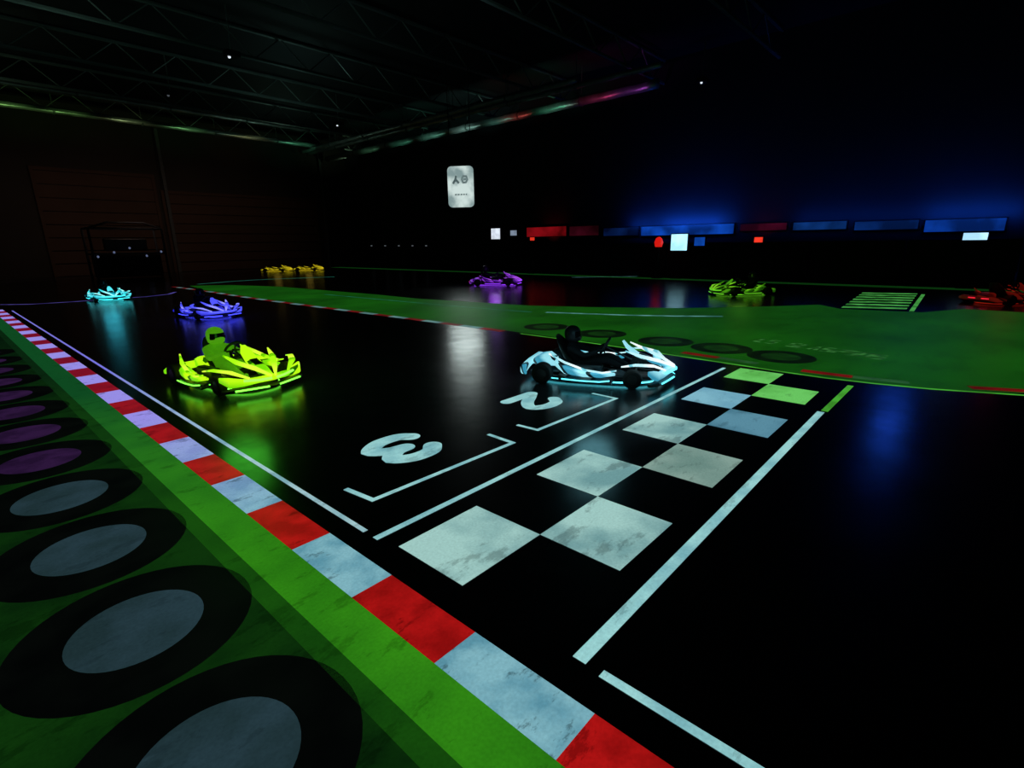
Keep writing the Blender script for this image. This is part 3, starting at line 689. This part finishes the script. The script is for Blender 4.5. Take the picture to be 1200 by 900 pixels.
bm=bmesh.new(); tube(bm,[(-w/2,-.8,zt),(-w/4,-.8,zt+.3),(w/4,-.8,zt+.3),(w/2,-.8,zt)],.05); obj('roof_rail',bm,M['rig'],o)
bm=bmesh.new(); box(bm,(0,.2,zt*.25),(w*.92,1.0,zt*.45),bev=.06); obj('cabinet',bm,M['black'],o)
bm=bmesh.new(); box(bm,(0,.0,zt*.68),(w*.6,.3,zt*.25),bev=.06); obj('panel',bm,M['gloss'],o)
for i in range(5):
    bm=bmesh.new(); lathe(bm,[(.03,-.06),(.06,0),(.03,.06)],10,'Z',(-w*.45+i*w*.22,-.9,zt*(.45+.08*(i%3)))); obj('lamp',bm,ledm('rig lamp',C(85,95,125),1.0),o)
# ------------------------------------------------------------ lights
def light(loc,e,c,size=.1,aim=None,ang=100,blend=.9):
    l=bpy.data.lights.new('added light','SPOT' if aim else 'POINT'); l.energy=e; l.color=c; l.shadow_soft_size=size
    o=bpy.data.objects.new('added_light',l); COL.objects.link(o); o.location=loc  # bare lamp without a fitting, added for its effect
    if aim:
        l.spot_size=math.radians(ang); l.spot_blend=blend
        o.rotation_euler=(Vector(aim)-Vector(loc)).to_track_quat('-Z','Y').to_euler()
    return o
def wallwash(p0,p1,e,off,zz,dz):
    a=onX(p0,262,XW-off); b=onX(p1,262,XW-off)
    l=bpy.data.lights.new('wall strip light','AREA'); l.shape='RECTANGLE'; l.size=abs(a.y-b.y); l.size_y=.15; l.energy=e; l.color=(.01,.11,1)
    o=bpy.data.objects.new('wall_strip_light',l); COL.objects.link(o); o.location=(XW-off,(a.y+b.y)/2,zz)
    zl=Vector((-1,0,-dz)).normalized(); xl=Vector((0,1,0)); yl=zl.cross(xl)
    o.rotation_euler=Matrix((xl,yl,zl)).transposed().to_euler()
wallwash(735,855,50,.5,2.45,.5)
wallwash(775,840,40,.4,2.45,.4)
wallwash(930,1080,12,.5,2.45,.5)
wallwash(1085,1195,26,.5,2.45,.5)
wallwash(740,1195,30,1.6,2.5,1.0)
for px,e in ((640,12),(890,6)):
    p=onX(px,262,XW-.8); light((XW-.8,p.y,1.9),e,(1,.03,.03),.1,(XW,p.y,2.6),110)
for px,py,c,e in ((548,150,(.5,1,.85),80),(515,160,(.3,1,.7),55),(480,168,(.2,1,.6),28),(585,141,(.3,.9,.7),30),(610,138,(1,.15,.12),34),(655,125,(.4,.6,.5),28),(690,110,(1,.08,.3),30),(722,98,(.6,.1,.8),26),(640,125,(.1,1,.5),28),(440,176,(.3,1,.5),22)):
    p=W(px,py,ZC-1.6); light((xd-1.3,p.y,ZC-2.9),e,c,.04,(xd-.6,p.y,ZC-1.5),95)  # added coloured spots under the duct, for its glints
for px,c,e in ((15,(.35,.8,.2),36),(80,(.35,.8,.2),30),(150,(.45,.6,.25),32),(220,(.3,.9,.3),34),(290,(.5,.5,.2),32),(345,(.2,1,.5),34),(395,(.5,.9,.5),46)):
    p=onY(px,150,yd); light((p.x,yd-1.6,zd-1.2),e,c,.04,(p.x,yd,zd),100)  # added coloured spots that make the left duct glint
for loc,e,c in (((4,22,ZC-3),62,(.4,.75,.6)),((14,26,ZC-3),75,(.4,.8,.7)),((12,12,ZC-3),34,(.4,.7,.7)),((2,32,ZC-3),66,(.5,.8,.5)),((18,36,ZC-3),50,(.4,.8,.6))):
    light(loc,e,c,.5,(loc[0],loc[1],ZC),165,.3)  # added dim uplights that bring out the roof trusses
for x,e in ((2,110),(9,150),(16,110)):
    light((x,YW-8,5.5),e,(1,.72,.55),.5,(x,YW,2.5),110)  # added warm spill to lift the left wall and doors
# unseen blue lamp added for the reflection in the right foreground
p=onX(1108,140,XW-3); light((p.x,p.y,p.z),45,(.02,.12,1),.5,(4,1,0),60)
# spot added below the sign, brightens its streak on the polished floor
dv=Vector((-ps.x,-ps.y,0)).normalized()
light(ps+dv*.3-Vector((0,0,1.2)),85,(.85,1,.97),.8,(ps.x*.5,ps.y*.5,0),70,.6)
w_=bpy.data.worlds.new('world'); S.world=w_; w_.use_nodes=True
w_.node_tree.nodes['Background'].inputs[0].default_value=(.002,.003,.005,1); w_.node_tree.nodes['Background'].inputs[1].default_value=1
